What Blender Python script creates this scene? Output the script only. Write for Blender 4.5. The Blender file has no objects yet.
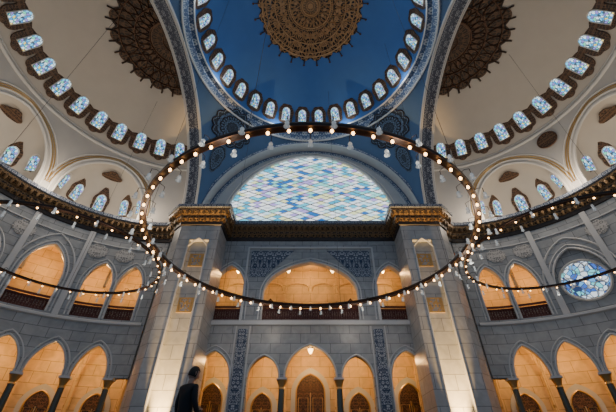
import bpy, bmesh, math, random
from math import sin, cos, pi, sqrt, radians
from mathutils import Vector, Matrix
random.seed(3)
SC = bpy.context.scene
COL = SC.collection
V = Vector

# ------------------------------------------------------------------ materials
def new_mat(name):
    m = bpy.data.materials.new(name); m.use_nodes = True
    nt = m.node_tree
    b = nt.nodes['Principled BSDF']
    return m, nt, b
def simple(name, col, rough=0.6, metal=0.0, emit=None, es=0.0, alpha=1.0, noise=0.0):
    m, nt, b = new_mat(name)
    b.inputs['Base Color'].default_value = (*col, 1)
    b.inputs['Roughness'].default_value = rough
    b.inputs['Metallic'].default_value = metal
    b.inputs['Alpha'].default_value = alpha
    if emit:
        b.inputs['Emission Color'].default_value = (*emit, 1)
        b.inputs['Emission Strength'].default_value = es
    if noise > 0:
        tc = nt.nodes.new('ShaderNodeTexCoord'); n = nt.nodes.new('ShaderNodeTexNoise')
        n.inputs['Scale'].default_value = 0.9; n.inputs['Detail'].default_value = 6
        nt.links.new(tc.outputs['Object'], n.inputs['Vector'])
        mx = nt.nodes.new('ShaderNodeMix'); mx.data_type = 'RGBA'
        mx.inputs[6].default_value = (*[c*(1-noise) for c in col], 1)
        mx.inputs[7].default_value = (*[min(1, c*(1+noise)) for c in col], 1)
        nt.links.new(n.outputs['Fac'], mx.inputs[0])
        nt.links.new(mx.outputs[2], b.inputs['Base Color'])
    return m
def marble(name, c1, c2, mortar, bw=1.3, rh=0.62, rough=0.35):
    m, nt, b = new_mat(name); L = nt.links.new
    uv = nt.nodes.new('ShaderNodeUVMap')
    br = nt.nodes.new('ShaderNodeTexBrick')
    br.inputs['Scale'].default_value = 1.0
    br.inputs['Color1'].default_value = (*c1, 1); br.inputs['Color2'].default_value = (*c2, 1)
    br.inputs['Mortar'].default_value = (*mortar, 1)
    br.inputs['Mortar Size'].default_value = 0.018
    br.inputs['Brick Width'].default_value = bw; br.inputs['Row Height'].default_value = rh
    L(uv.outputs[0], br.inputs['Vector'])
    n = nt.nodes.new('ShaderNodeTexNoise'); n.inputs['Scale'].default_value = 1.4
    n.inputs['Detail'].default_value = 7; n.inputs['Distortion'].default_value = 1.2
    tc = nt.nodes.new('ShaderNodeTexCoord'); L(tc.outputs['Object'], n.inputs['Vector'])
    mr = nt.nodes.new('ShaderNodeMapRange'); mr.inputs[1].default_value = .3; mr.inputs[2].default_value = .7
    mr.inputs[3].default_value = .8; mr.inputs[4].default_value = 1.08
    L(n.outputs['Fac'], mr.inputs[0])
    mx = nt.nodes.new('ShaderNodeMix'); mx.data_type = 'RGBA'; mx.blend_type = 'MULTIPLY'
    mx.inputs[0].default_value = 1.0
    L(br.outputs['Color'], mx.inputs[6]); L(mr.outputs[0], mx.inputs[7])
    L(mx.outputs[2], b.inputs['Base Color'])
    b.inputs['Roughness'].default_value = rough
    return m
def math_n(nt, op, a, b=None, c=None):
    n = nt.nodes.new('ShaderNodeMath'); n.operation = op
    for i, x in enumerate((a, b, c)):
        if x is None: continue
        if isinstance(x, (int, float)): n.inputs[i].default_value = x
        else: nt.links.new(x, n.inputs[i])
    return n.outputs[0]
def arabesque(name, bg, fg, per_u=1.0, su=2.0, sv=2.0, freq=16.0, thr=0.1, rough=0.5, metal=0.0, edge=None):
    """mirror-symmetric scroll pattern in UV space"""
    m, nt, b = new_mat(name); L = nt.links.new
    uv = nt.nodes.new('ShaderNodeUVMap')
    sp = nt.nodes.new('ShaderNodeSeparateXYZ'); L(uv.outputs[0], sp.inputs[0])
    u = math_n(nt, 'PINGPONG', sp.outputs[0], per_u*0.5)
    v = sp.outputs[1]
    cb = nt.nodes.new('ShaderNodeCombineXYZ')
    L(math_n(nt, 'MULTIPLY', u, su), cb.inputs[0]); L(math_n(nt, 'MULTIPLY', v, sv), cb.inputs[1])
    vo = nt.nodes.new('ShaderNodeTexVoronoi'); vo.inputs['Scale'].default_value = 1.0
    L(cb.outputs[0], vo.inputs['Vector'])
    s = math_n(nt, 'SINE', math_n(nt, 'MULTIPLY', vo.outputs['Distance'], freq))
    g = math_n(nt, 'GREATER_THAN', s, thr)
    v2 = nt.nodes.new('ShaderNodeTexVoronoi'); v2.feature = 'DISTANCE_TO_EDGE'
    v2.inputs['Scale'].default_value = 1.0
    L(cb.outputs[0], v2.inputs['Vector'])
    e = math_n(nt, 'LESS_THAN', v2.outputs['Distance'], 0.05)
    f = math_n(nt, 'MAXIMUM', math_n(nt, 'MULTIPLY', g, 0.85), e)
    mx = nt.nodes.new('ShaderNodeMix'); mx.data_type = 'RGBA'
    mx.inputs[6].default_value = (*bg, 1); mx.inputs[7].default_value = (*fg, 1)
    L(f, mx.inputs[0]); L(mx.outputs[2], b.inputs['Base Color'])
    b.inputs['Roughness'].default_value = rough; b.inputs['Metallic'].default_value = metal
    return m
def ramp(nt, stops):
    r = nt.nodes.new('ShaderNodeValToRGB'); r.color_ramp.interpolation = 'CONSTANT'
    while len(r.color_ramp.elements) < len(stops): r.color_ramp.elements.new(0.5)
    for i, c in enumerate(stops):
        r.color_ramp.elements[i].position = i/len(stops); r.color_ramp.elements[i].color = (*c, 1)
    return r
def glass_mat(name, stops, sx, sy, strength, line=0.05, linecol=(.05,.05,.06), rnd=.8):
    m, nt, b = new_mat(name); L = nt.links.new
    uv = nt.nodes.new('ShaderNodeUVMap')
    mp = nt.nodes.new('ShaderNodeMapping'); mp.inputs['Scale'].default_value = (sx, sy, 1)
    L(uv.outputs[0], mp.inputs[0])
    vo = nt.nodes.new('ShaderNodeTexVoronoi'); vo.inputs['Scale'].default_value = 1
    vo.inputs['Randomness'].default_value = rnd
    L(mp.outputs[0], vo.inputs['Vector'])
    sp = nt.nodes.new('ShaderNodeSeparateColor'); L(vo.outputs['Color'], sp.inputs[0])
    r = ramp(nt, stops)
    L(sp.outputs[0], r.inputs[0])
    v2 = nt.nodes.new('ShaderNodeTexVoronoi'); v2.feature = 'DISTANCE_TO_EDGE'
    v2.inputs['Scale'].default_value = 1; v2.inputs['Randomness'].default_value = rnd
    L(mp.outputs[0], v2.inputs['Vector'])
    e = math_n(nt, 'LESS_THAN', v2.outputs['Distance'], line)
    mx = nt.nodes.new('ShaderNodeMix'); mx.data_type = 'RGBA'
    L(e, mx.inputs[0]); L(r.outputs[0], mx.inputs[6]); mx.inputs[7].default_value = (*linecol, 1)
    L(mx.outputs[2], b.inputs['Emission Color']); b.inputs['Emission Strength'].default_value = strength
    b.inputs['Base Color'].default_value = (.05, .06, .07, 1)
    b.inputs['Roughness'].default_value = .2
    return m
LU, LV = 2.0, .80    # lozenge size of the great window lattice
def lozenge_glass(name, stops, strength):
    """leaded lozenge panes, each pane subdivided into small facets of coloured glass"""
    m, nt, b = new_mat(name); L = nt.links.new
    uv = nt.nodes.new('ShaderNodeUVMap')
    sp = nt.nodes.new('ShaderNodeSeparateXYZ'); L(uv.outputs[0], sp.inputs[0])
    cols = []
    def cells(k):
        p = math_n(nt, 'MULTIPLY', sp.outputs[0], k/LU); q = math_n(nt, 'MULTIPLY', sp.outputs[1], k/LV)
        a = math_n(nt, 'ADD', p, q); c = math_n(nt, 'SUBTRACT', p, q)
        cb = nt.nodes.new('ShaderNodeCombineXYZ')
        L(math_n(nt, 'FLOOR', a), cb.inputs[0]); L(math_n(nt, 'FLOOR', c), cb.inputs[1])
        wn = nt.nodes.new('ShaderNodeTexWhiteNoise'); wn.noise_dimensions = '2D'; L(cb.outputs[0], wn.inputs['Vector'])
        ea = math_n(nt, 'PINGPONG', a, .5); ec = math_n(nt, 'PINGPONG', c, .5)
        return wn.outputs['Value'], math_n(nt, 'LESS_THAN', math_n(nt, 'MINIMUM', ea, ec), .05)
    v1, e1 = cells(1.0); v2, e2 = cells(2.0)
    r = ramp(nt, stops)
    vv = math_n(nt, 'FRACT', math_n(nt, 'ADD', math_n(nt, 'MULTIPLY', v1, .75), math_n(nt, 'MULTIPLY', v2, .45)))
    L(vv, r.inputs[0])
    mx = nt.nodes.new('ShaderNodeMix'); mx.data_type = 'RGBA'
    L(e2, mx.inputs[0]); L(r.outputs[0], mx.inputs[6]); mx.inputs[7].default_value = (.03,.10,.18,1)
    L(mx.outputs[2], b.inputs['Emission Color']); b.inputs['Emission Strength'].default_value = strength
    b.inputs['Base Color'].default_value = (.05, .06, .07, 1); b.inputs['Roughness'].default_value = .2
    return m

M_wall = marble('wall_marble', (.31,.335,.36), (.37,.395,.42), (.14,.15,.16))
M_pier = marble('pier_marble', (.38,.40,.42), (.45,.47,.49), (.18,.19,.20), 1.7, .8)
M_trim = simple('trim_marble', (.56,.58,.60), .4, noise=.12)
M_cream = simple('cream_plaster', (.60,.55,.48), .7, noise=.07)
M_drum = simple('drum_plaster', (.54,.52,.49), .7, noise=.07)
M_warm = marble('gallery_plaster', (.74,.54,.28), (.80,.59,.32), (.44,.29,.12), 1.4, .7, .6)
M_tymp = simple('tympanum_plaster', (.50,.52,.54), .6, noise=.08)
M_dome = simple('dome_blue', (.045,.14,.36), .6, noise=.10)
M_pend = simple('pendentive_blue', (.085,.17,.32), .6, noise=.10)
M_ring = arabesque('rim_pattern', (.48,.53,.58), (.03,.08,.2), 1.2, 2.8, 2.8, 15, 0)
M_soff = arabesque('soffit_iznik', (.25,.28,.33), (.02,.03,.065), 1.2, 3.2, 3.2, 15, -.15)
M_blue = arabesque('tile_blue', (.40,.44,.50), (.015,.04,.10), .7, 5.0, 5.0, 14, -.2)
M_corn = arabesque('cornice_gold', (.018,.014,.012), (.26,.16,.07), .5, 5, 5, 14, .35, .45, .2)
M_gold = simple('gold', (.60,.40,.16), .35, .7)
M_pend2 = simple('muqarnas_gold', (.18,.11,.05), .5, .4)
M_bronze = simple('bronze', (.10,.05,.03), .4, .6)
M_hoop = simple('hoop_dark_bronze', (.03,.015,.010), .45, .5)
M_med = arabesque('medallion_bronze', (.016,.009,.006), (.46,.24,.10), 1.0, 3.2, 9, 13, .25, .4, .3)
M_medh = arabesque('medallion_dark', (.006,.005,.005), (.13,.07,.038), 1.0, 3.6, 10, 13, .35, .45, .3)
M_pmed = arabesque('pendentive_ornament', (.14,.22,.34), (.010,.012,.02), 1.0, 3.0, 6, 12, -.3)
M_frame = arabesque('window_frame_brown', (.015,.009,.008), (.18,.10,.055), .5, 6, 6, 14, .35)
M_white = simple('white_moulding', (.70,.68,.64), .5)
M_glass = glass_mat('pane_glass', [(.12,.55,.9),(.7,.92,1),(.03,.28,.65),(1,.72,.15),(.12,.62,.40),(.65,.88,1),(.25,.2,.6)], 6.5, 5, 1.75, .07, (.03,.06,.09))
M_big = lozenge_glass('great_window_glass', [(.85,.93,1),(.10,.55,.75),(.8,.92,1),(.25,.70,.65),(.02,.14,.45),(.88,.93,1),(.42,.33,.75),(.55,.85,1),(.80,.85,.45),(.9,.95,1),(.05,.40,.62),(.6,.9,.95)], 1.6)
M_rose = glass_mat('rose_glass', [(.15,.45,.85),(.8,.92,1),(.05,.15,.6),(.7,.85,.95),(.2,.75,.8)], 3.2, 3.2, 1.3, .06, (.02,.04,.12))
M_shaft = simple('column_green_marble', (.06,.075,.07), .25, noise=.3)
M_wood = arabesque('door_wood', (.022,.011,.006), (.17,.085,.038), .5, 6, 6, 14, .2, .5)
M_rail = arabesque('balustrade_red', (.30,.22,.17), (.08,.012,.01), .4, 8, 8, 12, -.3)
M_carpet = arabesque('carpet', (.05,.08,.14), (.12,.11,.09), 2, 1.5, 1.5, 12, .4, .9)
M_bulb = simple('lamp_bulb', (1,.7,.4), .4, emit=(1,.55,.20), es=10)
M_cup = simple('lamp_glass', (.6,.68,.72), .08, emit=(.8,.85,.9), es=.16, alpha=.6)
M_steel = simple('cable_steel', (.08,.08,.08), .5, .5)
M_carved = arabesque('carved_marble', (.17,.18,.19), (.5,.5,.5), .8, 5, 5, 13, .1)

# ------------------------------------------------------------------ mesh builder
class MB:
    def __init__(s): s.v=[]; s.f=[]; s.m=[]; s.uv=[]
    def face(s, pts, m=0, uvs=None):
        i = len(s.v); s.v += [tuple(p) for p in pts]
        s.f.append(tuple(range(i, i+len(pts)))); s.m.append(m)
        if uvs is None: uvs = [(0, 0)]*len(pts)
        s.uv.append(uvs)
    def box(s, c, d, m=0, M=None, us=1.0):
        x, y, z = d[0]/2, d[1]/2, d[2]/2
        P = [V((a*x, b*y, e*z)) for a in (-1, 1) for b in (-1, 1) for e in (-1, 1)]
        if M: P = [M @ p for p in P]
        P = [p + V(c) for p in P]
        for q in ((0,1,3,2),(4,6,7,5),(0,4,5,1),(2,3,7,6),(0,2,6,4),(1,5,7,3)):
            pp = [P[k] for k in q]
            n = (pp[1]-pp[0]).cross(pp[2]-pp[0])
            ax = max(range(3), key=lambda k: abs(n[k]))
            if ax == 2: uv = [(p.x*us, p.y*us) for p in pp]
            elif ax == 1: uv = [(p.x*us, p.z*us) for p in pp]
            else: uv = [(p.y*us, p.z*us) for p in pp]
            s.face(pp, m, uv)
    def grid(s, fn, nu, nv, m=0, uvf=None, cl=None):
        P = [[V(fn(i/nu, j/nv)) for j in range(nv+1)] for i in range(nu+1)]
        for i in range(nu):
            for j in range(nv):
                q = [(i,j),(i+1,j),(i+1,j+1),(i,j+1)]
                uv = [uvf(a/nu, b/nv) for a, b in q] if uvf else None
                s.face([P[a][b] for a, b in q], m, uv)
    def lathe(s, prof, c, m=0, n=10, ax=None):
        X, Y, Z = (V((1,0,0)), V((0,1,0)), V((0,0,1))) if ax is None else ax
        c = V(c)
        s.grid(lambda a, b: c + (X*cos(2*pi*a)+Y*sin(2*pi*a))*pr(prof, b)[0] + Z*pr(prof, b)[1], n, len(prof)-1, m,
               lambda a, b: (a*2, b*2))
    def tube(s, pts, r, m=0, n=6, closed=False, us=1.0):
        pts = [V(p) for p in pts]; N = len(pts); rings = []
        prev = None
        for i in range(N):
            a = pts[(i-1) % N] if (closed or i > 0) else pts[i]
            b = pts[(i+1) % N] if (closed or i < N-1) else pts[i]
            t = (b-a)
            if t.length < 1e-9: t = V((0,0,1))
            t.normalize()
            ref = prev if prev is not None else (V((0,0,1)) if abs(t.z) < .9 else V((1,0,0)))
            x = ref - t*ref.dot(t)
            if x.length < 1e-6: x = t.orthogonal()
            x.normalize(); y = t.cross(x); prev = x
            rings.append([pts[i] + (x*cos(2*pi*k/n)+y*sin(2*pi*k/n))*r for k in range(n)])
        for i in range(N if closed else N-1):
            A, B = rings[i], rings[(i+1) % N]
            for k in range(n):
                s.face([A[k], A[(k+1)%n], B[(k+1)%n], B[k]], m, [(i*us,k/n),(i*us,(k+1)/n),((i+1)*us,(k+1)/n),((i+1)*us,k/n)])
    def plate(s, out, F, d0, d1, m=0, us=1.0):
        """out: 2D outline, F=(origin,right,up,normal)"""
        o, r, u, n = F
        T = [o + r*a + u*b + n*d1 for a, b in out]
        s.face(T, m, [(a*us, b*us) for a, b in out])
        B = [o + r*a + u*b + n*d0 for a, b in out]
        N = len(out)
        for i in range(N):
            j = (i+1) % N
            s.face([B[i], B[j], T[j], T[i]], m, [(0,0),(.1,0),(.1,.1),(0,.1)])
    def obj(s, name, mats, smooth=35, parent=None):
        me = bpy.data.meshes.new(name); me.from_pydata(s.v, [], s.f)
        for m in mats: me.materials.append(m)
        me.polygons.foreach_set('material_index', s.m)
        ul = me.uv_layers.new(name='UVMap')
        flat = [c for f in s.uv for p in f for c in p]
        ul.data.foreach_set('uv', flat)
        bm = bmesh.new(); bm.from_mesh(me)
        bmesh.ops.remove_doubles(bm, verts=bm.verts, dist=1e-4)
        bmesh.ops.recalc_face_normals(bm, faces=bm.faces)
        bm.to_mesh(me); bm.free()
        me.polygons.foreach_set('use_smooth', [smooth > 0]*len(me.polygons))
        if smooth > 0: me.set_sharp_from_angle(angle=radians(smooth))
        o = bpy.data.objects.new(name, me); COL.objects.link(o)
        if parent: o.parent = parent
        return o
def pr(prof, b):
    return prof[int(round(b*(len(prof)-1)))]
def empty(name, loc=(0,0,0)):
    e = bpy.data.objects.new(name, None); COL.objects.link(e); e.location = loc
    e.empty_display_size = .3
    return e

# ------------------------------------------------------------------ constants
CY = 13.0; A = 10.0; ZS = 16.5; SX = 11.2; RS = 9.8; WF = 22.5; FL = -0.35

def arch_top(o, u):
    s = min(1, abs(u-o['u'])/o['hw']); c = o.get('c', .5)
    y = sqrt(max(0, (1+c)**2-(s+c)**2))/sqrt(1+2*c)
    return o['spring'] + (o['apex']-o['spring'])*y

def wall(mb, P, u0, u1, v0, v1, ops, T, m=0, mr=1, du=0.8, mt=2, trim=.07):
    st = set([u0, u1])
    n = max(1, int((u1-u0)/du))
    for i in range(n+1):
        u = u0+(u1-u0)*i/n
        if not any(abs(u-o['u']) < o['hw']+.05 for o in ops): st.add(u)
    K = 9
    for o in ops:
        for k in range(-K, K+1):
            st.add(o['u']+o['hw']*sin(pi/2*k/K))
    st = sorted(st)
    def q(ua, ub, va, vb, va2, vb2, m=m):
        for dep in (0, T):
            mb.face([P(ua,va,dep), P(ub,va2,dep), P(ub,vb2,dep), P(ua,vb,dep)], m, [(ua,va),(ub,va2),(ub,vb2),(ua,vb)])
    for ua, ub in zip(st[:-1], st[1:]):
        if ub-ua < 1e-6: continue
        mid = (ua+ub)/2
        op = next((o for o in ops if abs(mid-o['u']) < o['hw']), None)
        if not op: q(ua, ub, v0, v1, v0, v1); continue
        ta, tb = arch_top(op, ua), arch_top(op, ub)
        q(ua, ub, ta, v1, tb, v1)
        if op['sill'] > v0: q(ua, ub, v0, op['sill'], v0, op['sill'])
        mb.face([P(ua,ta,0), P(ub,tb,0), P(ub,tb,T), P(ua,ta,T)], mr)
        if op['sill'] > v0:
            s_ = op['sill']; mb.face([P(ua,s_,0), P(ub,s_,0), P(ub,s_,T), P(ua,s_,T)], mr)
    for o in ops:
        for sg in (-1, 1):
            u = o['u']+sg*o['hw']
            if o['spring'] > max(o['sill'], v0):
                b = max(o['sill'], v0)
                mb.face([P(u,b,0), P(u,o['spring'],0), P(u,o['spring'],T), P(u,b,T)], mr)
        for rr, ex in ((trim, 0.0), (trim*.7, trim*3.2)):
            pts = []
            b = max(o['sill'], v0)
            o2 = dict(o); o2['hw'] = o['hw']+ex; o2['apex'] = o['apex']+ex*1.15
            if ex and o.get('tight'): continue
            if b < o['spring']-.01: pts.append(P(o2['u']-o2['hw'], b, -.01))
            for k in range(-14, 15):
                u = o2['u']+o2['hw']*sin(pi/2*k/14); pts.append(P(u, arch_top(o2, u), -.01))
            if b < o['spring']-.01: pts.append(P(o2['u']+o2['hw'], b, -.01))
            mb.tube(pts, rr, mt, 5)

def Pf(u, v, d): return V((u, WF+d, v))
def Ps(s, R=RS):
    def f(u, v, d):
        a = u/R
        return V((s*(SX+(R+d)*cos(a)), CY+(R+d)*sin(a), v))
    return f
def ad(deg, R=RS): return radians(deg)*R
def wframe(p, n, up=V((0,0,1))):
    n = n.normalized(); r = up.cross(n).normalized(); u = n.cross(r).normalized()
    return (p, r, u, n)

# ------------------------------------------------------------------ floor
mb = MB(); mb.face([(-30,-14,FL),(30,-14,FL),(30,32,FL),(-30,32,FL)], 0, [(-30,-14),(30,-14),(30,32),(-30,32)])
mb.obj('floor', [M_carpet])

# ------------------------------------------------------------------ front wall
wf = empty('wall_front')
LS = 4.2
mb = MB()
low = [dict(u=0,hw=1.62,sill=LS,spring=LS,apex=6.15,c=.35,tight=1)]
for s in (-1, 1):
    low += [dict(u=s*2.93,hw=1.0,sill=LS,spring=LS,apex=5.5,c=.4,tight=1), dict(u=s*6.15,hw=1.15,sill=LS,spring=LS,apex=5.8,c=.5)]
wall(mb, Pf, -7.6, 7.6, LS, 7.5, low, .6, du=3)
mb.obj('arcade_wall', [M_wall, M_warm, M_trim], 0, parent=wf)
mb = MB()
gal = [dict(u=0,hw=3.4,sill=7.75,spring=9.7,apex=12.2,c=.35)]
for s in (-1, 1): gal.append(dict(u=s*5.95,hw=1.2,sill=7.75,spring=9.9,apex=11.9,c=.5))
wall(mb, Pf, -7.6, 7.6, 7.5, 14.4, gal, .6, du=3)
mb.box((0,WF-.06,7.5), (13.5,.22,.28), 2)
mb.box((0,WF-.04,13.35), (9.7,.14,.12), 2)
for s in (-1,1):
    mb.box((s*4.8,WF-.04,10.5), (.12,.14,5.7), 2)
    for x in (4.05, 4.97):
        mb.box((s*x,WF-.03,3.6), (.08,.12,7.4), 2)
mb.obj('gallery_wall', [M_wall, M_trim, M_trim], 0, parent=wf)
mb = MB()
for s in (-1, 1):
    mb.box((s*4.45,WF+.3,(LS+FL)/2), (1.06,.6,LS-FL), 0)
mb.obj('arcade_piers', [M_wall], parent=wf)
mb = MB()
for s in (-1, 1):
    mb.box((s*4.5,WF-.03,3.95), (.62,.08,6.3), 0, us=1)
    out = [(s*4.55,13.1),(s*1.3,13.1)]
    o2 = dict(gal[0]); o2['hw'] = 3.75; o2['apex'] = 12.6
    for k in range(8, 15):
        u = 3.75*sin(pi/2*k/14)
        if u > 1.3: out.append((s*u, arch_top(o2, u)+.05))
    out.append((s*4.55, 10.4))
    out = [(a, max(b, 10.9)) for a, b in out]
    F = (V((0,WF,0)), V((1,0,0)), V((0,0,1)), V((0,-1,0)))
    mb.plate(out, F, 0, .04, 0)
mb.obj('tile_panels', [M_blue], 0, parent=wf)

# ------------------------------------------------------------------ side walls
LOWA = [75, 61, 47, 33, 19, 5, -9, -23]
GALA = [(78,1.0),(66,1.0),(46,1.35),(26,1.0),(14,1.0),(-6,1.35),(-26,1.0)]
for s, nm in ((-1,'left'), (1,'right')):
    P = Ps(s); e = empty('wall_'+nm)
    mb = MB()
    ops = [dict(u=ad(a),hw=1.02,sill=LS,spring=LS,apex=6.1,c=.5) for a in LOWA]
    wall(mb, P, ad(-40), ad(89), LS, 7.5, ops, .5)
    mb.obj('arcade_wall', [M_wall, M_warm, M_trim], 0, parent=e)
    mb = MB()
    ops = []
    for a, hw in GALA:
        if s == 1 and a == 46:
            ops.append(dict(u=ad(a),hw=1.65,sill=7.6,spring=9.3,apex=11.9,c=.3))
        else:
            ops.append(dict(u=ad(a),hw=hw*.92,sill=7.75,spring=9.9,apex=11.8+.5*(hw>1.2),c=.5))
    wall(mb, P, ad(-40), ad(89), 7.5, 14.4, ops, .5)
    for o in ops:
        o2 = dict(o); o2['hw'] = o['hw']+.55; o2['apex'] = o['apex']+.8
        if o['hw'] > 1.1:
            mb.tube([P(o2['u']+o2['hw']*sin(pi/2*k/14), arch_top(o2, o2['u']+o2['hw']*sin(pi/2*k/14)), -.02) for k in range(-14,15)], .07, 2, 5)
    for z, r in ((7.5,.13),(13.2,.06)):
        mb.tube([P(ad(a),z,-.03) for a in range(-40,90,4)], r, 2, 6)
    mb.obj('gallery_wall', [M_wall, M_trim, M_trim], 0, parent=e)
    mb = MB()
    for a in (56.5, 35.5, 4, -16):
        p = P(ad(a), 0, -.02)
        Mr = Matrix.Rotation(s*radians(a) if s == 1 else pi-radians(a), 3, 'Z')
        mb.box((p.x,p.y,10.8), (.18,.35,6.4), 0, Mr)
    mb.obj('pilasters', [M_trim], parent=e)
    mb = MB()
    for a in (72, 61, 34, 20):
        p = P(ad(a), 12.55, -.0); F = wframe(p, V((-s*cos(radians(a)), -sin(radians(a)), 0)))
        mb.plate([( .62*sin(2*pi*i/32)*(1+.15*abs(sin(2*pi*i/32*4))), .5*cos(2*pi*i/32)*(1+.15*abs(sin(2*pi*i/32*4)))) for i in range(32)], F, 0, .06, 0)
    mb.obj('carved_ornaments', [M_carved], parent=e)
    mb = MB(); R2 = RS+3.6
    P2 = Ps(s, R2)
    aa = [-42+4.4*i for i in range(31)]
    for a, b in zip(aa[:-1], aa[1:]):
        for z0, z1 in ((FL,7.1),(7.5,14.6)):
            ua, ub = ad(a,R2), ad(b,R2)
            mb.face([P2(ua,z0,0),P2(ub,z0,0),P2(ub,z1,0),P2(ua,z1,0)], 0, [(ua,z0),(ub,z0),(ub,z1),(ua,z1)])
        for z in (7.1, 7.5, 13.2):
            mb.face([P(ad(a),z,.1),P(ad(b),z,.1),P2(ad(b,R2),z,.05),P2(ad(a,R2),z,.05)], 0, [(a/6,0),(b/6,0),(b/6,3.6),(a/6,3.6)])
    for a in (82,68,54,40,26,12):
        for zb, sp_z, cr in ((FL,4.4,6.6),(7.5,10.2,12.9)):
            pts = [P(ad(a), zb, 3.35), P(ad(a), sp_z, 3.35)]
            for k in range(1, 12):
                t = pi*k/12; pts.append(P(ad(a), sp_z+(cr-sp_z)*sin(t), 2.0+1.35*cos(t)))
            pts += [P(ad(a), sp_z, .65)]
            mb.tube(pts, .13, 0, 5)
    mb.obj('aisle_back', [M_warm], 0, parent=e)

mb = MB()
BW = 26.3
for z0, z1 in ((FL,7.1),(7.5,13.6)):
    mb.face([(-11,BW,z0),(11,BW,z0),(11,BW,z1),(-11,BW,z1)], 0, [(-11,z0),(11,z0),(11,z1),(-11,z1)])
for z in (7.1,7.5,13.3):
    mb.face([(-11,WF+.1,z),(11,WF+.1,z),(11,BW+.1,z),(-11,BW+.1,z)], 0, [(-11,0),(11,0),(11,4),(-11,4)])
for x in (-7.6,-4.5,-1.8,1.8,4.5,7.6):
    pts = [(x,BW-.1,FL),(x,BW-.1,4.4)]
    for k in range(1,12):
        t = pi*k/12; pts.append((x, 24.7+1.5*cos(t), 4.4+2.3*sin(t)))
    pts.append((x, 23.2, 4.4)); mb.tube(pts, .14, 0, 5)
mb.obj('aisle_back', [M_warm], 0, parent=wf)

mb = MB()
for x in (-4.4, 4.4, -2.2, 2.2, 0):
    mb.box((x,BW-.06,10.4), (.22,.14,5.8), 0)
for x in (-3.3,-1.1,1.1,3.3,-6,6):
    pts = [(x+1.0*sin(pi/2*k/8), BW-.08, 11.2+.9*sqrt(max(0,1-(k/8*.98)**2))) for k in range(-8,9)]
    mb.tube(pts, .09, 0, 5)
for x in (-3.3,3.3):
    mb.plate([(x-.55,7.6),(x-.55,10.2),(x,10.8),(x+.55,10.2),(x+.55,7.6)], (V((0,BW,0)), V((1,0,0)), V((0,0,1)), V((0,-1,0))), 0, .08, 1)
mb.obj('gallery_ribs', [M_warm, M_wood], parent=wf)

# ------------------------------------------------------------------ columns
def column_mesh(h, r):
    mb = MB()
    mb.box((0,0,.08), (r*3,r*3,.16), 1)
    mb.lathe([(r*1.45,.16),(r*1.5,.24),(r*1.2,.32),(r*1.25,.38),(r*1.02,.42)], (0,0,0), 1, 16)
    mb.lathe([(r,.42),(r*1.02,h*.4),(r*.88,h-.62)], (0,0,0), 0, 18)
    mb.lathe([(r*.9,h-.62),(r*1.1,h-.6),(r*1.1,h-.54),(r*.92,h-.5),(r*1.15,h-.35),(r*1.5,h-.18),(r*1.65,h-.12)], (0,0,0), 2, 12)
    mb.box((0,0,h-.06), (r*3.3,r*3.3,.12), 1)
    return mb
def put_col(x, y, z, rot=0, src=[None]):
    if src[0] is None:
        o = column_mesh(LS-FL, .19).obj('column', [M_shaft, M_trim, M_gold], 40); src[0] = o.data
    else:
        o = bpy.data.objects.new('column', src[0]); COL.objects.link(o)
    o.location = (x, y, z); o.rotation_euler[2] = rot
for s in (-1, 1):
    put_col(s*1.77, WF+.3, FL); put_col(s*7.5, WF+.3, FL)
    for a in (82, 68, 54, 40, 26, 12, -2, -16):
        p = Ps(s)(ad(a), 0, .25); put_col(p.x, p.y, FL, s*radians(a))

# ------------------------------------------------------------------ doors
def door(x, hw, sp, ap, y=BW, ang=0, frame=True):
    mb = MB()
    def outl(h, a, b0=FL):
        o = dict(u=0, hw=h, spring=sp, apex=a, c=.5)
        return [(-h,b0)]+[(h*sin(pi/2*k/10), arch_top(o, h*sin(pi/2*k/10))) for k in range(-10,11)]+[(h,b0)]
    F = (V((0,0,0)), V((1,0,0)), V((0,0,1)), V((0,-1,0)))
    mb.plate(outl(hw+.35, ap+.4), F, 0, .12, 1)
    mb.plate(outl(hw, ap), F, 0, .15, 0)
    mb.tube([(a,-.16,b) for a, b in outl(hw, ap)], .06, 2, 5)
    mb.box((0,-.17,(sp+FL)/2), (.07,.06,sp-FL), 2)
    for sx in (-1,1):
        for k in range(3):
            zc = FL+.7+(sp-FL-.6)*k/3+.3
            hh = (sp-FL)/3*.36
            w = hw*.33
            mb.tube([(sx*hw*.5-w,-.16,zc-hh),(sx*hw*.5+w,-.16,zc-hh),(sx*hw*.5+w,-.16,zc+hh),(sx*hw*.5-w,-.16,zc+hh)], .03, 2, 4, True)
        mb.lathe([(.03,0),(.05,.04),(.05,.08),(0.01,.1)], (sx*.12,-.18,1.0), 2, 8, (V((1,0,0)),V((0,0,1)),V((0,-1,0))))
    o = mb.obj('door', [M_wood, M_trim, M_gold]); o.location = (x, y, 0); o.rotation_euler[2] = ang
    return o
dn = 1
def nd(*a, **k):
    global dn
    o = door(*a, **k); o.name = 'door_%d' % dn; dn += 1
nd(0, 1.0, 3.9, 5.1)
for s in (-1,1):
    nd(s*3.35, .7, 3.0, 3.9); nd(s*6.9, .8, 3.4, 4.5)
    for a in (75, 61, 47, 30):
        r = RS+3.55; x = s*(SX+r*cos(radians(a))); y = CY+r*sin(radians(a))
        ang = -(pi/2-radians(a)) if s == 1 else (pi/2-radians(a))
        nd(x, .7, 2.9, 3.8, y=y, ang=ang)

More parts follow.
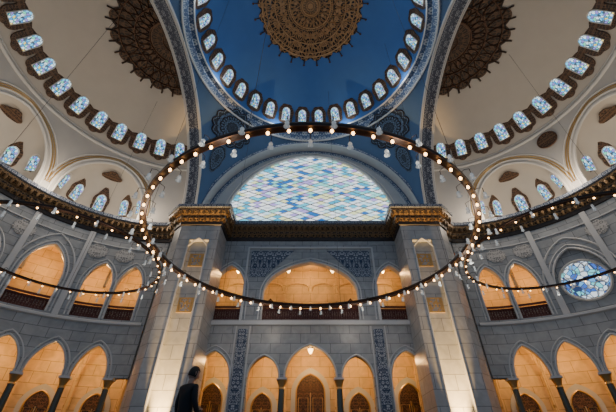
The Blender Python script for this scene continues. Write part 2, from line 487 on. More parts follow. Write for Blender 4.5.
# ------------------------------------------------------------------ piers
def pier(s):
    plan = [(6.7,22.7),(6.7,20.3),(7.35,20.3),(7.35,20.65),(8.75,20.65),(8.75,20.3),(9.6,20.3),(10.35,21.05),(10.35,21.95),(11.35,22.9)]
    mb = MB(); L = 0
    for (a, b), (c, d) in zip(plan[:-1], plan[1:]):
        l = sqrt((a-c)**2+(b-d)**2)
        mb.face([(s*a,b,FL),(s*c,d,FL),(s*c,d,14.4),(s*a,b,14.4)], 0, [(L,FL),(L+l,FL),(L+l,14.4),(L,14.4)])
        L += l
    mb.face([(s*6.7,22.7,15.4),(s*6.7,20.3,15.4),(s*9.6,20.3,15.4),(s*10.35,21.05,15.4),(s*10.35,21.95,15.4),(s*11.35,22.9,15.4),(s*11.35,24.5,15.4),(s*6.7,24.5,15.4)], 0)
    mb.box((s*8.05,20.48,13.6), (1.4,.35,1.6), 0)
    mb.tube([(s*7.35,20.29,FL),(s*7.35,20.29,12.2),(s*7.7,20.29,12.65),(s*8.05,20.29,12.9),(s*8.4,20.29,12.65),(s*8.75,20.29,12.2),(s*8.75,20.29,FL)], .06, 1, 5)
    for xa, xb in ((6.7,7.35),(8.75,9.6)):
        mb.box((s*(xa+xb)/2,20.25,FL+.3), (xb-xa+.05,.16,.6), 1)
    for zc in (11.3, 8.05):
        n = 9; cell = 1.0/n
        for i in range(n):
            for j in range(n):
                edge = i in (0,n-1) or j in (0,n-1)
                on = edge or ((i*j + i + (j*j)//2 + (i//3)*(j//2)) % 3 != 0 and not (i % 2 == 0 and j % 3 == 1))
                if on: mb.box((s*8.05+(i-n/2+.5)*cell, 20.62, zc+(j-n/2+.5)*cell), (cell*.8,.06,cell*.8), 2)
    mb.lathe([(.12,0),(.14,.12),(.10,.14),(.0,.13)], (s*8.05,20.05,FL), 3, 10)
    return mb.obj('pier', [M_pier, M_trim, M_gold, M_bronze], 0)
pier(-1); pier(1)

# ------------------------------------------------------------------ cornice
half = [(SX+RS*cos(radians(a)), CY+RS*sin(radians(a))) for a in range(-60, 88, 4)]
half += [(11.35,22.75),(10.35,21.95),(10.35,21.05),(9.6,20.3),(6.7,20.3),(6.7,22.5)]
path = half + [(-x, y) for x, y in reversed(half)]
def offs(path, d):
    out = []
    N = len(path)
    for i in range(N):
        p = V(path[i]); ns = []
        if i > 0:
            t = (p-V(path[i-1])).normalized(); ns.append(V((-t.y, t.x)))
        if i < N-1:
            t = (V(path[i+1])-p).normalized(); ns.append(V((-t.y, t.x)))
        if len(ns) == 2:
            n = (ns[0]+ns[1])
            n = n/max(.5, (1+ns[0].dot(ns[1])))
        else: n = ns[0]
        out.append(p+n*d)
    return out
mb = MB()
prof = [(0,14.0,1),(.10,14.05,1),(.12,14.3,0),(.30,14.5,0),(.32,14.75,0),(.62,15.0,0),(.66,15.2,3),(.74,15.24,3),(.76,15.48,1),(0,15.52,1),(-.4,15.52,1)]
rows = [offs(path, d) for d, z, m in prof]
for k in range(len(prof)-1):
    Ln = 0
    for i in range(len(path)-1):
        a, b = rows[k][i], rows[k][i+1]; c, d = rows[k+1][i+1], rows[k+1][i]
        l = (V(path[i+1])-V(path[i])).length
        z0, z1 = prof[k][1], prof[k+1][1]
        h0 = k*.25
        mb.face([(a.x,a.y,z0),(b.x,b.y,z0),(c.x,c.y,z1),(d.x,d.y,z1)], prof[k][2], [(Ln,h0),(Ln+l,h0),(Ln+l,h0+.25),(Ln,h0+.25)])
        Ln += l
for off_, zz, sz, ph in ((.26,14.42,.11,0),(.52,14.86,.12,.5)):
    pp = offs(path, off_); step = .42; acc = ph*step
    for i in range(len(pp)-1):
        a, b = pp[i], pp[i+1]; l = (b-a).length
        while acc < l:
            p = a+(b-a)*(acc/l)
            mb.lathe([(.01,-.2),(sz*.6,-.08),(sz,.1),(sz,.16)], (p.x,p.y,zz), 2, 5)
            acc += step
        acc -= l
M_cl = simple('cornice_lip', (.035,.03,.03), .5, .2, noise=.3)
mb.obj('trim_1', [M_corn, M_cl, M_pend2, M_blue], 0)

# ------------------------------------------------------------------ drum walls (above side cornice) with exedra niches
def flame(w, h, n=7):
    """ornate lobed frame outline with a tulip tip"""
    pts = []
    N = 44
    for i in range(N):
        t = 2*pi*i/N
        x = sin(t); y = cos(t)
        rr = 1 + .13*abs(sin(t*n/2*1.0))
        k = (abs(x)**2.6+abs(y)**2.6)**(-1/2.6)
        px, py = x*k*rr*w, y*k*rr*h
        if y > .85: py += (y-.85)*h*2.8
        if y > .1 and abs(x) > .2: px *= 1-.25*max(0,y-.1)
        pts.append((px, py))
    return pts
def aoutline(hw, h0, hs, ha, c=.3, n=6):
    o = dict(u=0, hw=hw, spring=hs, apex=ha, c=c)
    return [(-hw,h0)]+[(hw*sin(pi/2*k/n), arch_top(o, hw*sin(pi/2*k/n))) for k in range(-n,n+1)]+[(hw,h0)]
def small_window(mb, F, w, h, fl=True, fw=.98, fh=.78):
    o, r, u, n = F
    if fl:
        mb.plate(flame(w*fw, h*fh), (o+u*h*.06, r, u, n), -.05, .05, 0)
    ol = aoutline(w*.5, -h*.5, h*.2, h*.5, .3)
    mb.plate(ol, F, 0, .09, 1)
    mb.tube([o+r*a+u*b+n*.09 for a, b in ol], .045, 2, 5, True)
    mb.tube([o+u*(-h*.5)+n*.1, o+u*(h*.48)+n*.1], .012, 2, 4)
    for k in (-.2,.1): mb.tube([o-r*w*.5+u*h*k+n*.1, o+r*w*.5+u*h*k+n*.1], .012, 2, 4)

ZD0, ZD1 = 15.4, 22.3     # drum
HZ = 4.7                  # rise of half dome
for s, nm in ((-1,'left'), (1,'right')):
    P = Ps(s, 10.0); e = empty('exedra_'+nm)
    mb = MB()
    ops = [dict(u=ad(a,10),hw=3.1,sill=ZD0,spring=16.6,apex=21.0,c=.08) for a in (53, 10.5, -32)]
    wall(mb, P, ad(-60,10), ad(90,10), ZD0, ZD1, ops, .15, m=0, mr=2, mt=1, trim=.10, du=.45)
    mb.obj('drum', [M_drum, M_white, M_cream, M_gold], 0, parent=e)
    mb = MB()
    for o in ops:
        for ex, rr, mm in ((.45,.06,3),(.62,.05,3),(.8,.05,1)):
            o2 = dict(o); o2['hw'] = o['hw']+ex; o2['apex'] = o['apex']+ex
            mb.tube([P(o2['u']+o2['hw']*sin(pi/2*k/16), arch_top(o2, o2['u']+o2['hw']*sin(pi/2*k/16)), -.02) for k in range(-16,17)], rr, mm, 5)
        D = 2.2
        def bowl(a, b, o=o, D=D):
            th = pi*a; el = pi/2*b
            uu = -cos(th)*cos(el)*o['hw']; dd = sin(th)*cos(el)*D; zz = sin(el)*(o['apex']-o['spring'])
            return P(o['u']+uu, o['spring']+zz, .1+dd)
        mb.grid(bowl, 24, 12, 2)
        mb.grid(lambda a, b, o=o: P(o['u']-cos(pi*a)*o['hw'], ZD0+(o['spring']-ZD0)*b, .1+sin(pi*a)*D), 24, 1, 2)
    mb.obj('niches', [M_drum, M_white, M_cream, M_gold], 60, parent=e)
    mb = MB()
    for o in ops:
        for t in (.14,.32,.5,.68,.86):
            th = pi*t; el = .27
            p = P(o['u']-cos(th)*cos(el)*o['hw'], o['spring']+1.45, .1+sin(th)*cos(el)*(D-.15))
            c = P(o['u'], o['spring']+.6, -.5)
            small_window(mb, wframe(p, V((c.x-p.x, c.y-p.y, -.6))), .72, 1.5, True, .8, .66)
        th = pi/2; el = 1.05
        p = P(o['u'], o['spring']+sin(el)*(o['apex']-o['spring'])-.1, .1+cos(el)*D-.1)
        c = P(o['u'], o['spring'], 0)
        mb.plate(flame(.75,.5), wframe(p, V((c.x-p.x, c.y-p.y, c.z-p.z))), 0, .05, 0)
    mb.obj('window_exedra', [M_frame, M_glass, M_white], parent=e)
    mb = MB()
    def hd(a, b, rr=0.0, s=s):
        al = radians(-92+184*a); t = pi/2*b
        return V((s*(SX+(10-rr)*cos(t)*cos(al)), CY+(10-rr)*cos(t)*sin(al), ZD1+(HZ-rr)*sin(t)))
    mb.grid(lambda a, b: hd(a, b), 64, 16, 0, lambda a, b: (a*30, b*10))
    for z, rr, rad in ((ZD1,.02,.14),(ZD1+.35,.05,.05)):
        mb.tube([V((s*(SX+(9.97)*cos(radians(a))), CY+(9.97)*sin(radians(a)), z)) for a in range(-92,93,4)], rad, 1, 6)
    mb.obj('half_dome', [M_cream, M_white], 60, parent=e)
    mb = MB()
    for k in range(13):
        al = radians(80.5-11.25*k)
        st_ = .38; ct = sqrt(1-st_**2)
        p = V((s*(SX+9.9*ct*cos(al)), CY+9.9*ct*sin(al), ZD1+HZ*st_-.02))
        n = V((-s*cos(al)*ct/10*1.0, -sin(al)*ct/10, -st_/HZ*.75))
        small_window(mb, wframe(p, n), .84, 1.6)
    mb.obj('window_half_dome', [M_frame, M_glass, M_white], parent=e)
    mb = MB()
    def hm(rho, phi, off):
        return V((s*(SX+rho*cos(phi)), CY+rho*sin(phi), ZD1+HZ*sqrt(1-(rho/10)**2)-off))
    Rm = 4.1
    def rout(phi): return Rm*(1+.11*abs(sin(phi*8)))
    mb.grid(lambda a, b: hm(rout(pi*(a-.5))*b, pi*(a-.5), .06), 96, 12, 0, lambda a, b: (a*8, b))
    for q in (.18,.42,.68,.95):
        mb.tube([hm(Rm*q, pi*(i/48-.5), .1) for i in range(49)], .05, 1, 5)
    for i in range(16):
        ph = pi*((i+.5)/16-.5); w = pi/32
        mb.tube([hm(Rm*(.42+.26*t), ph+w*sin(pi*t)*sg, .1) for sg in (-1,1) for t in [j/6 for j in (range(7) if sg == 1 else range(6,-1,-1))]], .035, 1, 4)
        mb.tube([hm(Rm*(.70+.34*t), ph+w*sin(pi*t)*sg, .1) for sg in (-1,1) for t in [j/6 for j in (range(7) if sg == 1 else range(6,-1,-1))]], .035, 1, 4)
        mb.tube([hm(Rm*(1.0+.16*t), ph, .07) for t in (0,1)], .07, 0, 4)
    mb.obj('medallion', [M_medh, M_bronze], parent=e)
    mb = MB(); r = 9.78
    mb.grid(lambda a, b: V((s*(A+(SX-A)*b), CY+r*cos(pi*a), ZS+r*sin(pi*a))), 64, 1, 0, lambda a, b: (a*30.6, b*1.2))
    for x0, ri, ro, mm in ((A-.02, r, r+.3, 1), (SX, r, 13.5, 1)):
        mb.grid(lambda a, b: V((s*x0, CY+(ri+(ro-ri)*b)*cos(pi*a), ZS+(ri+(ro-ri)*b)*sin(pi*a))), 64, 1, mm)
    for x in (A, SX, A+.12, SX-.12):
        mb.tube([V((s*x, CY+r*cos(pi*i/64), ZS+r*sin(pi*i/64))) for i in range(65)], .06, 1, 5)
    for sg in (-1, 1):
        for z0, z1 in ((15.4, ZS),):
            mb.face([(s*A,CY+sg*r,z0),(s*SX,CY+sg*r,z0),(s*SX,CY+sg*r,z1),(s*A,CY+sg*r,z1)], 0, [(0,0),(1.2,0),(1.2,1.2),(0,1.2)])
    mb.obj('great_arch', [M_soff, M_white], 0, parent=e)

mb = MB(); P = Ps(1, 10.0); p = P(ad(31.7,10), 21.2, -.05)
F = wframe(p, V((-cos(radians(31.7)), -sin(radians(31.7)), 0)))
circ = [(.72*cos(2*pi*i/28), .72*sin(2*pi*i/28)) for i in range(28)]
mb.plate(circ, F, 0, .06, 0)
mb.tube([F[0]+F[1]*a+F[2]*b+F[3]*.06 for a, b in circ], .06, 1, 5, True)
mb.obj('calligraphy_roundel', [M_frame, M_bronze])

# ------------------------------------------------------------------ front great arch + tympanum + great window
e = empty('great_arch_front')
mb = MB(); r = 9.75; Y0, Y1 = 23.0, 24.1
mb.grid(lambda a, b: V((r*cos(pi*a), Y0+(Y1-Y0)*b, ZS+r*sin(pi*a))), 64, 1, 1)
mb.grid(lambda a, b: V(((r+.45*b)*cos(pi*a), Y0-.04, ZS+(r+.45*b)*sin(pi*a))), 64, 1, 0, lambda a, b: (a*30, b*.45))
mb.grid(lambda a, b: V(((r-.5*b)*cos(pi*a), Y1-.02, ZS+(r-.5*b)*sin(pi*a))), 64, 1, 0, lambda a, b: (a*30, b*.5))
for rr, y in ((r,Y0),(r-.5,Y1-.03)):
    mb.tube([V((rr*cos(pi*i/64), y, ZS+rr*sin(pi*i/64))) for i in range(65)], .06, 1, 5)
for sg in (-1,1):
    mb.face([(sg*r,Y0,15.4),(sg*r,Y1,15.4),(sg*r,Y1,ZS),(sg*r,Y0,ZS)], 1)
    mb.face([(sg*r,Y0,15.4),(sg*(A+1.3),Y0,15.4),(sg*(A+1.3),Y0,ZS),(sg*r,Y0,ZS)], 1)
mb.face([(-A,WF,15.45),(A,WF,15.45),(A,Y1+.5,15.45),(-A,Y1+.5,15.45)], 1)
mb.obj('arch', [M_ring, M_tymp], 0, parent=e)
mb = MB()
gw = dict(u=0,hw=7.9,sill=15.9,spring=16.6,apex=25.5,c=.03)
def Pt(u, v, d): return V((u, Y1+d, v))
wall(mb, Pt, -10.2, 10.2, 15.4, 27, [gw], .35, m=0, mr=1, mt=1, trim=.09)
mb.obj('tympanum', [M_tymp, M_white], 0, parent=e)
mb = MB()
ol = aoutline(7.9, 15.9, 16.6, 25.5, .03, 24)
F = (V((0,Y1+.3,0)), V((1,0,0)), V((0,0,1)), V((0,-1,0)))
mb.plate(ol, F, 0, .02, 0)
def inside(u, v): return abs(u) < 7.85 and v < arch_top(gw, u)-.03 and v > 15.9
# lozenge lattice bars: u/LU +- v/LV = integer
for sg in (-1, 1):
    for k in range(-40, 60):
        seg = []
        for i in range(-160, 161):
            u = i*.05; v = sg*(k-u/LU)*LV
            if inside(u, v): seg.append((u, Y1+.25, v))
        if len(seg) > 1: mb.tube([seg[0], seg[-1]], .048, 1, 4)
mb.obj('window_1', [M_big, M_white, M_steel], parent=e)

# ------------------------------------------------------------------ pendentives
e = empty('pendentives')
RR = A*sqrt(2)
mb = MB()
for sx, sy in ((1,1),(-1,1),(1,-1),(-1,-1)):
    def pd(a, b):
        ps = pi/2*a; rm = A/max(cos(ps), sin(ps))
        rr = A+(rm-A)*b
        return V((sx*rr*cos(ps), CY+sy*rr*sin(ps), ZS+sqrt(max(0, RR*RR-rr*rr))))
    mb.grid(pd, 32, 12, 0)
mb.obj('pendentive_surface', [M_pend], 60, parent=e)
mb = MB()
for sx in (-1, 1):
    def sp_(dr, dz):
        az = radians(45)+dr/11.5; el = radians(40.5)+dz/14.1
        q = RR-.08
        return V((sx*q*cos(el)*cos(az), CY+q*cos(el)*sin(az), ZS+q*sin(el)))
    def pm(a, b):
        t = 2*pi*a; rr = b*(1+.16*abs(sin(t*6)))
        y = cos(t)*rr*1.6
        return sp_(sin(t)*rr*1.95, y)
    mb.grid(pm, 72, 8, 0, lambda a, b: (a*12, b))
    mb.tube([pm(i/72, 1) for i in range(72)], .05, 1, 5, True)
    mb.tube([pm(i/72, .6) for i in range(72)], .05, 1, 5, True)
    def pl(a, b):
        t = 2*pi*a; w = .55*(1+.15*abs(sin(t*4)))
        return sp_(sin(t)*w*b*(1-.35*cos(t+pi)), -3.4+cos(t)*b*1.5)
    mb.grid(pl, 40, 5, 0, lambda a, b: (a*8, b))
mb.obj('pendentive_ornament', [M_pmed, M_hoop], parent=e)

# ------------------------------------------------------------------ dome
e = empty('dome')
DR, DZ, DH = 9.35, 27.25, 7.0
mb = MB()
mb.grid(lambda a, b: V((DR*cos(pi/2*b)*cos(2*pi*a), CY+DR*cos(pi/2*b)*sin(2*pi*a), DZ+DH*sin(pi/2*b))), 96, 24, 0)
mb.obj('dome_shell', [M_dome], 60, parent=e)
mb = MB()
pf = [(10.05,26.4),(9.85,26.5),(9.8,26.7),(9.6,26.8),(9.55,27.15),(9.2,27.2),(9.2,27.35),(9.4,27.4)]
mb.grid(lambda a, b: V((pr(pf,b)[0]*cos(2*pi*a), CY+pr(pf,b)[0]*sin(2*pi*a), pr(pf,b)[1])), 96, 7, 0, lambda a, b: (a*60, b*1.4))
mb.tube([V((9.9*cos(2*pi*i/96), CY+9.9*sin(2*pi*i/96), 26.5)) for i in range(96)], .09, 1, 6, True)
mb.tube([V((9.2*cos(2*pi*i/96), CY+9.2*sin(2*pi*i/96), 27.28)) for i in range(96)], .09, 1, 6, True)
mb.obj('dome_rim', [M_ring, M_white], 60, parent=e)
mb = MB()
for k in range(32):
    al = 2*pi*(k+.5)/32
    st_ = .27; ct = sqrt(1-st_**2)
    p = V(((DR-.1)*ct*cos(al), CY+(DR-.1)*ct*sin(al), DZ+DH*st_))
    n = V((-cos(al)*ct/DR, -sin(al)*ct/DR, -st_/DH))
    small_window(mb, wframe(p, n), .78, 1.6, True, .92, .78)
mb.obj('window_dome', [M_frame, M_glass, M_white], parent=e)
mb = MB()
def dm(rho, phi, off): return V((rho*cos(phi), CY+rho*sin(phi), DZ+DH*sqrt(1-(rho/DR)**2)-off))
Rm = 4.6
mb.grid(lambda a, b: dm(Rm*(1+.06*abs(sin(2*pi*a*12)))*b, 2*pi*a, .07), 192, 14, 0, lambda a, b: (a*16, b))
for q, rr in ((.16,.07),(.2,.04),(.42,.06),(.46,.04),(.72,.06),(.9,.05),(.97,.06)):
    mb.tube([dm(Rm*q, 2*pi*i/96, .12) for i in range(96)], rr, 3, 5, True)
for i in range(24):
    ph = 2*pi*(i+.5)/24; w = pi/24*.9
    for r0, r1 in ((.2,.42),(.48,.72),(.72,1.0)):
        if r0 == .2 and i % 2: continue
        ww = w*(2 if r0 == .2 else 1)
        mb.tube([dm(Rm*(r0+(r1-r0)*t), ph+ww*sin(pi*t)*sg, .12) for sg in (-1,1) for t in [j/6 for j in (range(7) if sg == 1 else range(6,-1,-1))]], .035, 3, 4)
    mb.tube([dm(Rm*1.02, ph, .08), dm(Rm*1.13, ph, .08)], .045, 2, 4)
    c = dm(Rm*1.14, ph, .1); mb.lathe([(.0,-.05),(.11,0),(.0,.05)], c, 2, 6)
M_cop = simple('copper', (.52,.28,.12), .4, .5)
mb.obj('medallion', [M_med, M_gold, M_bronze, M_cop], parent=e)

# ------------------------------------------------------------------ balustrades
M_rw = simple('rail_wood',(.09,.022,.016),.4)
def balus(P, ua, ub, z0, name='balustrade'):
    mb = MB(); n = max(2, int((ub-ua)/.16)); h = .95
    for z, t in ((z0+.05,.1),(z0+h,.12),(z0+h-.18,.06)):
        m = max(1, int((ub-ua)/.7))
        for i in range(m):
            a = ua+(ub-ua)*i/m; b = ua+(ub-ua)*(i+1)/m
            p0, p1 = P(a,z,.2), P(b,z,.2); c = (p0+p1)/2; d = p1-p0
            mb.box(c, (d.length+.01,.14,t), 1, Matrix.Rotation(math.atan2(d.y,d.x),3,'Z'))
    for i in range(n+1):
        p = P(ua+(ub-ua)*i/n, z0, .2)
        mb.lathe([(.03,.08),(.055,.25),(.03,.42),(.055,.6),(.03,.78)], p, 1, 6)
    for i in range(max(1,int((ub-ua)/.7))):
        m = max(1, int((ub-ua)/.7)); a = ua+(ub-ua)*i/m; b = ua+(ub-ua)*(i+1)/m
        mb.face([P(a,z0+.08,.23),P(b,z0+.08,.23),P(b,z0+h-.18,.23),P(a,z0+h-.18,.23)], 0, [(a,0),(b,0),(b,.7),(a,.7)])
    mb.obj(name, [M_rail, M_rw])
for o in gal: balus(Pf, o['u']-o['hw'], o['u']+o['hw'], 7.75)
for s in (-1,1):
    for a, hw in GALA[:5]:
        if s == 1 and a == 46: continue
        balus(Ps(s), ad(a)-hw*.92, ad(a)+hw*.92, 7.75)
mb = MB(); P = Ps(1)
p = P(ad(46), 9.6, .25); a = radians(46)
F = wframe(p, V((-cos(a),-sin(a),0)))
circ = [(1.35*cos(2*pi*i/36), 1.35*sin(2*pi*i/36)) for i in range(36)]
mb.plate(circ, F, 0, .05, 1)
mb.tube([F[0]+F[1]*x+F[2]*y+F[3]*.06 for x, y in circ], .09, 2, 5, True)
mb.plate([(-1.65,-2.0),(1.65,-2.0),(1.65,2.3),(-1.65,2.3)], F, -.1, 0, 0)
for k in range(8):
    t = 2*pi*k/8; c = F[0]+F[1]*.9*cos(t)+F[2]*.9*sin(t)+F[3]*.07
    mb.tube([c+F[1]*.35*cos(2*pi*i/12)+F[2]*.35*sin(2*pi*i/12) for i in range(12)], .03, 2, 4, True)
mb.obj('window_2', [M_wall, M_rose, M_white])

# ------------------------------------------------------------------ chandeliers
def ring(cx, cy, R, z, n, big=True):
    par = empty('chandelier', (cx, cy, z))
    mb = MB()
    N = 96
    H = .095 if big else .05; W = .10 if big else .05
    for i in range(N):
        a, b = 2*pi*i/N, 2*pi*(i+1)/N
        def q(t, dr, dz): return V(((R+dr)*cos(t), (R+dr)*sin(t), dz))
        for (r0,z0),(r1,z1) in (((-W,-H),(W,-H)),((W,-H),(W*1.3,0)),((W*1.3,0),(W,H)),((W,H),(-W,H)),((-W,H),(-W*1.3,0)),((-W*1.3,0),(-W,-H))):
            mb.face([q(a,r0,z0),q(b,r0,z0),q(b,r1,z1),q(a,r1,z1)], 0)
    for rr in (-W, W):
        mb.tube([V(((R+rr)*cos(2*pi*i/N),(R+rr)*sin(2*pi*i/N),-H)) for i in range(N)], .018, 1, 5, True)
    mb.obj('hoop', [M_hoop, M_bronze], parent=par)
    mb = MB(); mc = MB()
    k = 1.0 if big else .7
    for i in range(n):
        t = 2*pi*i/n; d = V((cos(t), sin(t), 0))
        p = d*R
        mb.lathe([(.03,-.06),(.045,-.10),(.045,-.13)], p, 1, 6)
        mb.lathe([(.0,-.27*k),(.035*k,-.25*k),(.055*k,-.20*k),(.04*k,-.15*k),(.015,-.12*k)], p, 0, 8)
        for sg in ((1,) if i % 2 else (-1,)):
            a = d*(R+sg*.36)
            mb.tube([p+V((0,0,0)), p+d*sg*.2+V((0,0,.08)), a+V((0,0,.02)), a+V((0,0,-.18))], .012, 1, 4)
            mc.lathe([(.02,-.18),(.04,-.2),(.07*k,-.27),(.055*k,-.33),(.08*k,-.40),(.10*k,-.43)], a, 0, 9)
            mc.lathe([(.0,-.50),(.025,-.44),(.025,-.38)], a, 0, 6)
    mb.obj('bulbs', [M_bulb, M_hoop], parent=par)
    mc.obj('glass_cups', [M_cup], parent=par)
    if big: par.scale = (1.03, 1, 1)
    mb = MB()
    nc = 6 if big else 3
    for i in range(nc):
        t = 2*pi*i/nc + (.26 if big else .0); x, y = R*cos(t), R*sin(t)
        if big: ztop = DZ+DH*sqrt(1-(R/DR)**2)-z-.1
        else:
            X = abs(cx+x)-SX; Y = cy+y-CY; rho2 = (X*X+Y*Y)/100
            if X < 0: continue
            ztop = ZD1+HZ*sqrt(max(0,1-rho2))-z
        mb.tube([V((x,y,.05)), V((x,y,ztop))], .010, 0, 4)
    mb.obj('cables', [M_steel], parent=par)
ring(0, 13.4, 7.1, 7.95, 72)
ring(-11.9, 14.2, 4.3, 7.95, 40, False)
ring(11.9, 13.6, 4.3, 7.95, 40, False)

M_lg = simple('lantern_glass',(1,.8,.5),.4,emit=(1,.62,.26),es=9)
def lantern(x, y, z):
    mb = MB()
    mb.lathe([(.0,-.3),(.06,-.26),(.16,-.1),(.2,.08),(.14,.22),(.06,.3)], (0,0,0), 0, 10)
    mb.lathe([(.07,.28),(.09,.32),(.02,.42),(.015,.7)], (0,0,0), 1, 8)
    mb.lathe([(.205,.04),(.22,.08),(.205,.12)], (0,0,0), 1, 12)
    o = mb.obj('lantern', [M_lg, M_bronze]); o.location = (x,y,z)
for x in (0,): lantern(x, 24.6, 6.35)
for x in (-5.9,5.9,-1.8,1.8): lantern(x, 24.6, 12.55)

# ------------------------------------------------------------------ person (seen from behind, standing)
def skin_obj(name, verts, edges, radii, mat, parent, root=0, sub=2):
    me = bpy.data.meshes.new(name); me.from_pydata(verts, edges, [])
    o = bpy.data.objects.new(name, me); COL.objects.link(o); o.parent = parent
    md = o.modifiers.new('skin', 'SKIN')
    if not me.skin_vertices: 
        bm = bmesh.new(); bm.from_mesh(me); bm.verts.layers.skin.verify(); bm.to_mesh(me); bm.free()
    for i, r in enumerate(radii):
        r = r if isinstance(r, tuple) else (r, r)
        me.skin_vertices[0].data[i].radius = r
        me.skin_vertices[0].data[i].use_root = (i == root)
    md.use_smooth_shade = True
    s_ = o.modifiers.new('sub', 'SUBSURF'); s_.levels = sub; s_.render_levels = sub
    me.materials.append(mat)
    return o
M_cloth = simple('dark_jacket', (.012,.012,.015), .85)
M_trous = simple('dark_trousers', (.010,.011,.016), .9)
M_skin = simple('skin', (.42,.25,.18), .5)
M_hair = simple('hair', (.012,.009,.008), .7)
M_shoe = simple('shoe_leather', (.01,.01,.01), .4)
pp = empty('person', (-2.38, 7.3, FL)); pp.rotation_euler[2] = radians(-30); pp.scale = (1.09,1.09,1.09)
vt = [(0,0,.93),(0,.0,1.08),(0,-.01,1.24),(0,0,1.38),(0,.005,1.46),
      (-.15,0,1.40),(-.205,-.01,1.16),(-.215,.06,.94),(-.21,.09,.84),
      (.15,0,1.40),(.21,-.01,1.17),(.205,.12,.99),(.14,.24,1.06)]
et = [(0,1),(1,2),(2,3),(3,4),(3,5),(5,6),(6,7),(7,8),(3,9),(9,10),(10,11),(11,12)]
rt = [(.155,.12),(.15,.115),(.16,.12),(.15,.10),(.06,.06),(.07,.068),(.052,.052),(.044,.044),(.04,.04),(.07,.068),(.052,.052),(.044,.044),(.038,.038)]
skin_obj('jacket', vt, et, rt, M_cloth, pp)
vl = [(0,0,.92),(-.09,0,.86),(-.11,.02,.48),(-.12,-.01,.12),(-.125,.0,.07),(.09,0,.86),(.12,.05,.49),(.13,.02,.12),(.135,.03,.07)]
el_ = [(0,1),(1,2),(2,3),(3,4),(0,5),(5,6),(6,7),(7,8)]
rl = [(.15,.11),(.10,.10),(.068,.07),(.055,.06),(.055,.06),(.10,.10),(.068,.07),(.055,.06),(.055,.06)]
skin_obj('trousers', vl, el_, rl, M_trous, pp)
for sx, y in ((-.125,0),(.135,.03)):
    skin_obj('shoe', [(sx,y-.04,.045),(sx,y+.06,.045),(sx*1.1,y+.17,.035)], [(0,1),(1,2)], [(.042,.04),(.045,.045),(.036,.03)], M_shoe, pp, 0)
hb = bmesh.new(); bmesh.ops.create_uvsphere(hb, u_segments=28, v_segments=20, radius=1)
for v in hb.verts:
    x, y, z = v.co
    fx = .078*(1-.18*max(0,-z)**1.5*1.3); v.co.x = x*fx
    v.co.y = y*.098 + (.012 if y > 0 and z < 0 else 0)
    v.co.z = z*.122
    if y > .75 and abs(x) < .22 and -.35 < z < .12: v.co.y += .022*(1-abs(x)/.22)*(1-(z+.35)/.5*.7)
    if y > .6 and .05 < z < .3 and .2 < abs(x) < .55: v.co.y -= .007
    if y > .6 and -.55 < z < -.42 and abs(x) < .35: v.co.y += .005
me = bpy.data.meshes.new('head'); hb.to_mesh(me); hb.free()
for q in me.polygons: q.use_smooth = True
me.materials.append(M_skin); ho = bpy.data.objects.new('head', me); COL.objects.link(ho); ho.parent = pp
ho.location = (.02,.035,1.635); ho.rotation_euler = (radians(-14),radians(6),radians(-20))
skin_obj('neck', [(0,0,1.42),(.01,.01,1.5),(.015,.025,1.58)], [(0,1),(1,2)], [.062,.055,.055], M_skin, pp)
hb = bmesh.new(); bmesh.ops.create_uvsphere(hb, u_segments=28, v_segments=20, radius=1)
dl = [v for v in hb.verts if (v.co.y > .35 and v.co.z < .45) or v.co.z < -.55]
bmesh.ops.delete(hb, geom=dl, context='VERTS')
for v in hb.verts: v.co = V((v.co.x*.086, v.co.y*.106, v.co.z*.131))
me = bpy.data.meshes.new('hair'); hb.to_mesh(me); hb.free()
for q in me.polygons: q.use_smooth = True
me.materials.append(M_hair); h2 = bpy.data.objects.new('hair', me); COL.objects.link(h2); h2.parent = pp
h2.location = ho.location; h2.rotation_euler = ho.rotation_euler
for sx in (-1,1):
    m_ = ho.rotation_euler.to_matrix(); c = ho.location + m_ @ V((sx*.082,-.005,0))
    skin_obj('ear', [tuple(c+V((0,0,.028))), tuple(c+V((sx*.012,-.008,.01))), tuple(c+V((0,0,-.026)))], [(0,1),(1,2)], [(.008,.012),(.008,.014),(.006,.009)], M_skin, pp)
def hand(nm, w, dirv, side, curl):
    w = V(w); d = V(dirv).normalized(); sd = V(side).normalized(); nn = d.cross(sd)
    vs = [tuple(w), tuple(w+d*.045), tuple(w+d*.085)]; es = [(0,1),(1,2)]; rs = [(.022,.02),(.034,.016),(.036,.014)]
    skin_obj(nm, vs, es, rs, M_skin, pp)
    for k, (o, l) in enumerate(((-.030,.066),(-.010,.076),(.010,.072),(.029,.056))):
        b = w+d*.085+sd*o
        p1 = b+d*l*.45+nn*curl*.2*l; p2 = b+d*l*.75+nn*curl*.55*l; p3 = b+d*l*.9+nn*curl*.9*l
        skin_obj(nm+'_finger_%d' % k, [tuple(b-d*.02),tuple(p1),tuple(p2),tuple(p3)], [(0,1),(1,2),(2,3)], [.009,.0085,.008,.007], M_skin, pp, sub=1)
    b = w+d*.03-sd*.03
    skin_obj(nm+'_thumb', [tuple(b),tuple(b+d*.03-sd*.022+nn*curl*.01),tuple(b+d*.058-sd*.026+nn*curl*.02)], [(0,1),(1,2)], [.012,.010,.008], M_skin, pp, sub=1)
hand('hand_left', (-.21,.09,.82), (0,.1,-1), (0,-1,0), 1)
hand('hand_right', (.13,.25,1.07), (-.6,.6,.35), (.3,.5,-.8), 1)

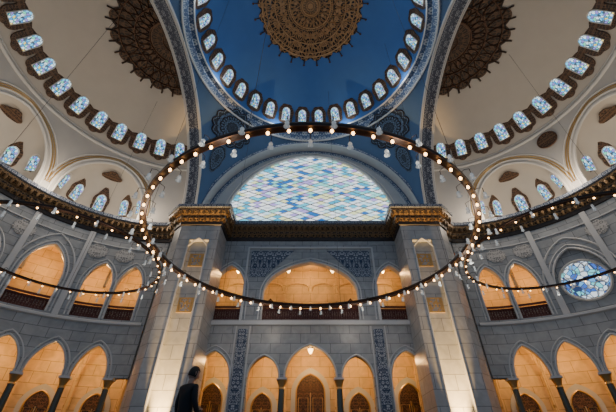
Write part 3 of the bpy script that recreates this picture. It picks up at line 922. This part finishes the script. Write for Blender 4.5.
# ------------------------------------------------------------------ lights
def pl(name, loc, e, col, r=.15):
    l = bpy.data.lights.new(name, 'POINT'); l.energy = e; l.color = col; l.shadow_soft_size = r
    o = bpy.data.objects.new(name, l); COL.objects.link(o); o.location = loc; return o
WARM = (1,.54,.18); NEU = (1,.86,.70)
for i in range(8):
    t = 2*pi*(i+.5)/8
    pl('chandelier_light', (7.25*cos(t), 13.4+7.1*sin(t), 7.35), 55, NEU, .3)
for s in (-1,1):
    for i in range(3):
        t = 2*pi*(i+.5)/3
        pl('side_chandelier_light', (s*11.9+4.3*cos(t), 14+4.3*sin(t), 7.4), 32, NEU, .3)
for i in range(8):
    t = 2*pi*(i+.5)/8
    pl('dome_cove_light', (8.6*cos(t), CY+8.6*sin(t), 27.5), 90, (.8,.9,1), .3)
for s in (-1,1):
    for a in (70,32,-8):
        pl('cornice_uplight', (s*(SX+8.6*cos(radians(a))), CY+8.6*sin(radians(a)), 16.2), 300, (1,.82,.62), .3)
    pl('tympanum_uplight', (s*4.5, 22.4, 16.0), 40, (.85,.93,1), .3)
for x in (0,-2.9,2.9,-6.2,6.2):
    pl('aisle_light', (x,24.5,5.6), 110, WARM, .12)
for x in (0,-5.9,5.9):
    pl('gallery_light', (x,24.5,12.2), 130, WARM, .12)
for s in (-1,1):
    for a in (77,63,47,31,12):
        for z in (5.6,11.7):
            q = Ps(s)(ad(a), z, 1.9); pl('gallery_light', q, 105, WARM, .12)
    l = bpy.data.lights.new('pier_uplight', 'SPOT'); l.energy = 20000; l.color = (1,.58,.20); l.spot_size = radians(34); l.spot_blend = .9; l.shadow_soft_size = .05
    o = bpy.data.objects.new('pier_uplight', l); COL.objects.link(o); o.location = (s*8.05, 20.0, FL+.25)
    o.rotation_euler = V((0,.14,1)).to_track_quat('-Z','Y').to_euler()

w = bpy.data.worlds.new('world'); SC.world = w; w.use_nodes = True
w.node_tree.nodes['Background'].inputs[0].default_value = (.42,.62,.9,1)
w.node_tree.nodes['Background'].inputs[1].default_value = .38

for o in list(bpy.data.objects):
    if o.parent is None: o.location.z += .35

cam = bpy.data.cameras.new('camera'); co = bpy.data.objects.new('camera', cam); COL.objects.link(co)
co.location = (0,0,.35); co.rotation_euler = (radians(128),0,0)
cam.sensor_width = 36; cam.lens = 330/616*36; cam.shift_x = -.004
cam.clip_end = 300
SC.camera = co
